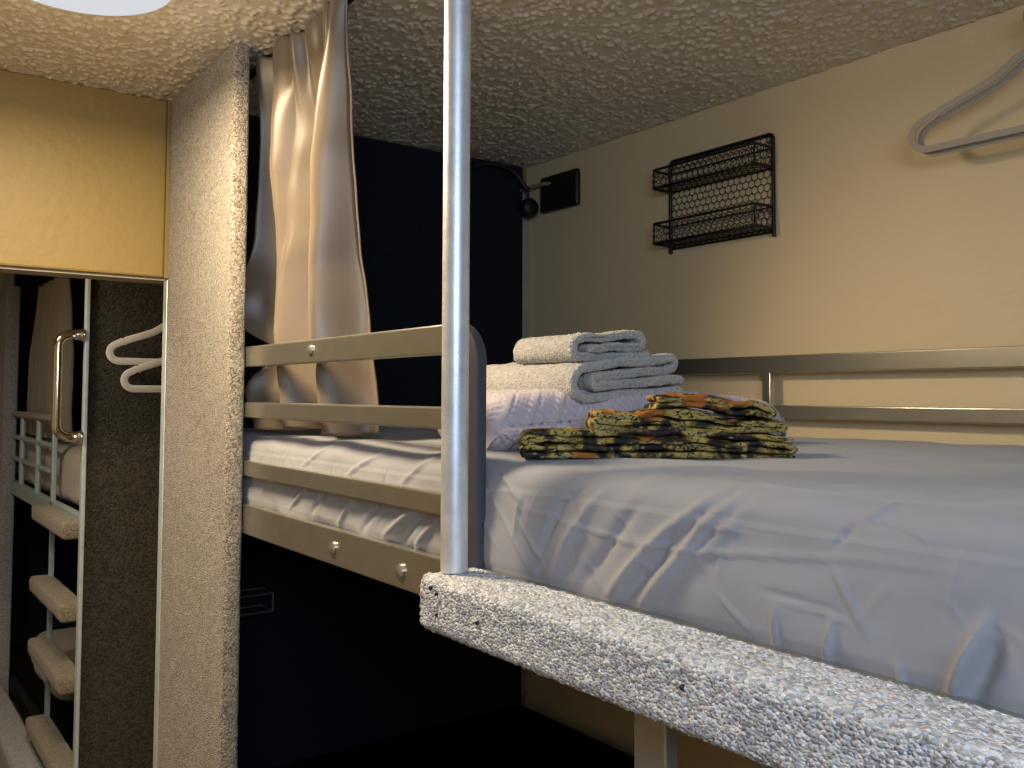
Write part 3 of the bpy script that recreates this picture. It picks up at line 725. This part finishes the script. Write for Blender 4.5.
tag(soft_block((.69, 3.30, .121), (1.77, 5.19, .215), .04, DARKSHEET, 'mattress', .01, 5, 4), 'lower mattress of the second bunk behind the carpeted treads', 'mattress')
tag(soft_block((.70, 3.98, .216), (1.15, 4.62, .40), .085, SHEET2, 'pillow', .01, 4, 6), 'beige pillow on the lower bed behind the carpeted treads', 'pillow')
tag(rounded_slab((.525, 3.10, .0), (.632, 5.0, .135), .02, .03, .0006, 12).build('carpeted_plank', CARPET_GREY, None, 60), 'grey carpeted kick plank on the floor at lower left', 'plank')
gh = thing('grab_handle', (.637, y2, 1.5), 'chrome grab handle on the pale upright of the second bunk', 'handle')
hb = [(.637, y2, 1.645), (.600, y2, 1.645)] + arc((.600, y2, 1.605), .040, PI / 2, PI, 8, 'xz') + arc((.600, y2, 1.350), .040, PI, 1.5 * PI, 8, 'xz') + [(.637, y2, 1.310)]
MB().tube(hb, .0155, 14, up=(0, 1, 0)).build('bar', CHROME, gh, 0)
for zz in (1.645, 1.310): MB().lathe([(.022, 0), (.022, -.008), (.0185, -.012), (.0175, -.03)], (.637, y2, zz), 20, 'x').build('collar', CHROME, gh)
mb, fr = curtain('curtain', CURT2, lambda u: 1.945 + 0 * u, lambda u: 1.262 + 0 * u, [(0, 4.72), (.3, 4.75), (1, 4.95)], [(0, 4.18), (1, 4.18)], .735,
                 [(4.2, .2, 1.0, .0), (8.3, .1, .3, 0)], [(0, .020), (.3, .036), (1, .040)], 110, 40, 8)
tag(mb.build('curtain', CURT2, None, 0), 'taupe curtain of the second bunk behind the chrome handle', 'curtain')
tag(MB().tube([(.735, 3.27, 1.955), (.735, 5.22, 1.955)], .008, 8).build('curtain_rod', BLACK), 'dark curtain rod above the taupe curtain of the second bunk', 'curtain rod')
hanger((.925, 3.212, 1.560), PI / 2, CREAMH, 'cream hanger on the dark panel, higher of the two by the partition', 'hangers on the dark panel', wid=.024)
hanger((.965, 3.180, 1.468), PI / 2, CREAMH, 'cream hanger on the dark panel, lower of the two by the partition', 'hangers on the dark panel', wid=.024)
hk = MB().tube([(.945, 3.249, 1.742), (.945, 3.17, 1.738), (.945, 3.160, 1.748)], .004, 8, up=(1, 0, 0))
tag(hk.build('wall_hook', BLACKWIRE), 'small dark hook on the dark panel above the cream hangers', 'hook')

# ------------------------------------------------------------------ light
def area(name, loc, rot, sx, sy, power, c, shape='RECTANGLE'):
    l = bpy.data.lights.new(name, 'AREA'); l.shape = shape; l.size = sx; l.size_y = sy; l.energy = power; l.color = c
    o = bpy.data.objects.new(name, l); o.location = loc; o.rotation_euler = rot; col.objects.link(o); return o
def point(name, loc, r, power, c):
    l = bpy.data.lights.new(name, 'POINT'); l.shadow_soft_size = r; l.energy = power; l.color = c
    o = bpy.data.objects.new(name, l); o.location = loc; col.objects.link(o); return o
WARM = (1, .80, .52)
area('dome_lamp', (.291, 1.60, 2.125), (0, 0, 0),   .28, .28, 22, WARM, 'DISK')
point('dome_glow', (.291, 1.60, 2.05), .06, 3.2, WARM)
wl = area('added_cool_light', (-.15, -.56, 1.80), (0, 0, 0), .85, .55, 15, (.62, .78, 1))  # added cool light from behind, set in the unseen window
wl.rotation_euler = (Vector((.50, .95, 1.20)) - wl.location).to_track_quat('-Z', 'Y').to_euler()
area('added_corridor_fill', (-.05, 2.92, 2.15), (0, 0, 0), .3, .3, 11, (1, .86, .66), 'DISK')  # added unseen lamp, placed to brighten the cream hangers
wd = bpy.data.worlds.new('world'); sc.world = wd; wd.use_nodes = True
bg = wd.node_tree.nodes['Background']; bg.inputs[0].default_value = (.55, .68, .9, 1); bg.inputs[1].default_value = .6

# ------------------------------------------------------------------ camera
f, yaw, pit, rol, cyp = 908.2, .634627, .0486, .00344, 351.45
F = Vector((math.sin(yaw) * math.cos(pit), math.cos(yaw) * math.cos(pit), math.sin(pit)))
R0 = Vector((math.cos(yaw), -math.sin(yaw), 0)); U0 = R0.cross(F)
R = R0 * math.cos(rol) + U0 * math.sin(rol); U = R.cross(F)
cam = bpy.data.cameras.new('camera'); co = bpy.data.objects.new('camera', cam); col.objects.link(co)
co.matrix_world = Matrix(((R.x, U.x, -F.x, 0), (R.y, U.y, -F.y, 0), (R.z, U.z, -F.z, H), (0, 0, 0, 1)))
cam.sensor_width = 36; cam.lens = f / 1024 * 36; cam.shift_y = -(384 - cyp) / 1024; cam.clip_start = .02
sc.camera = co
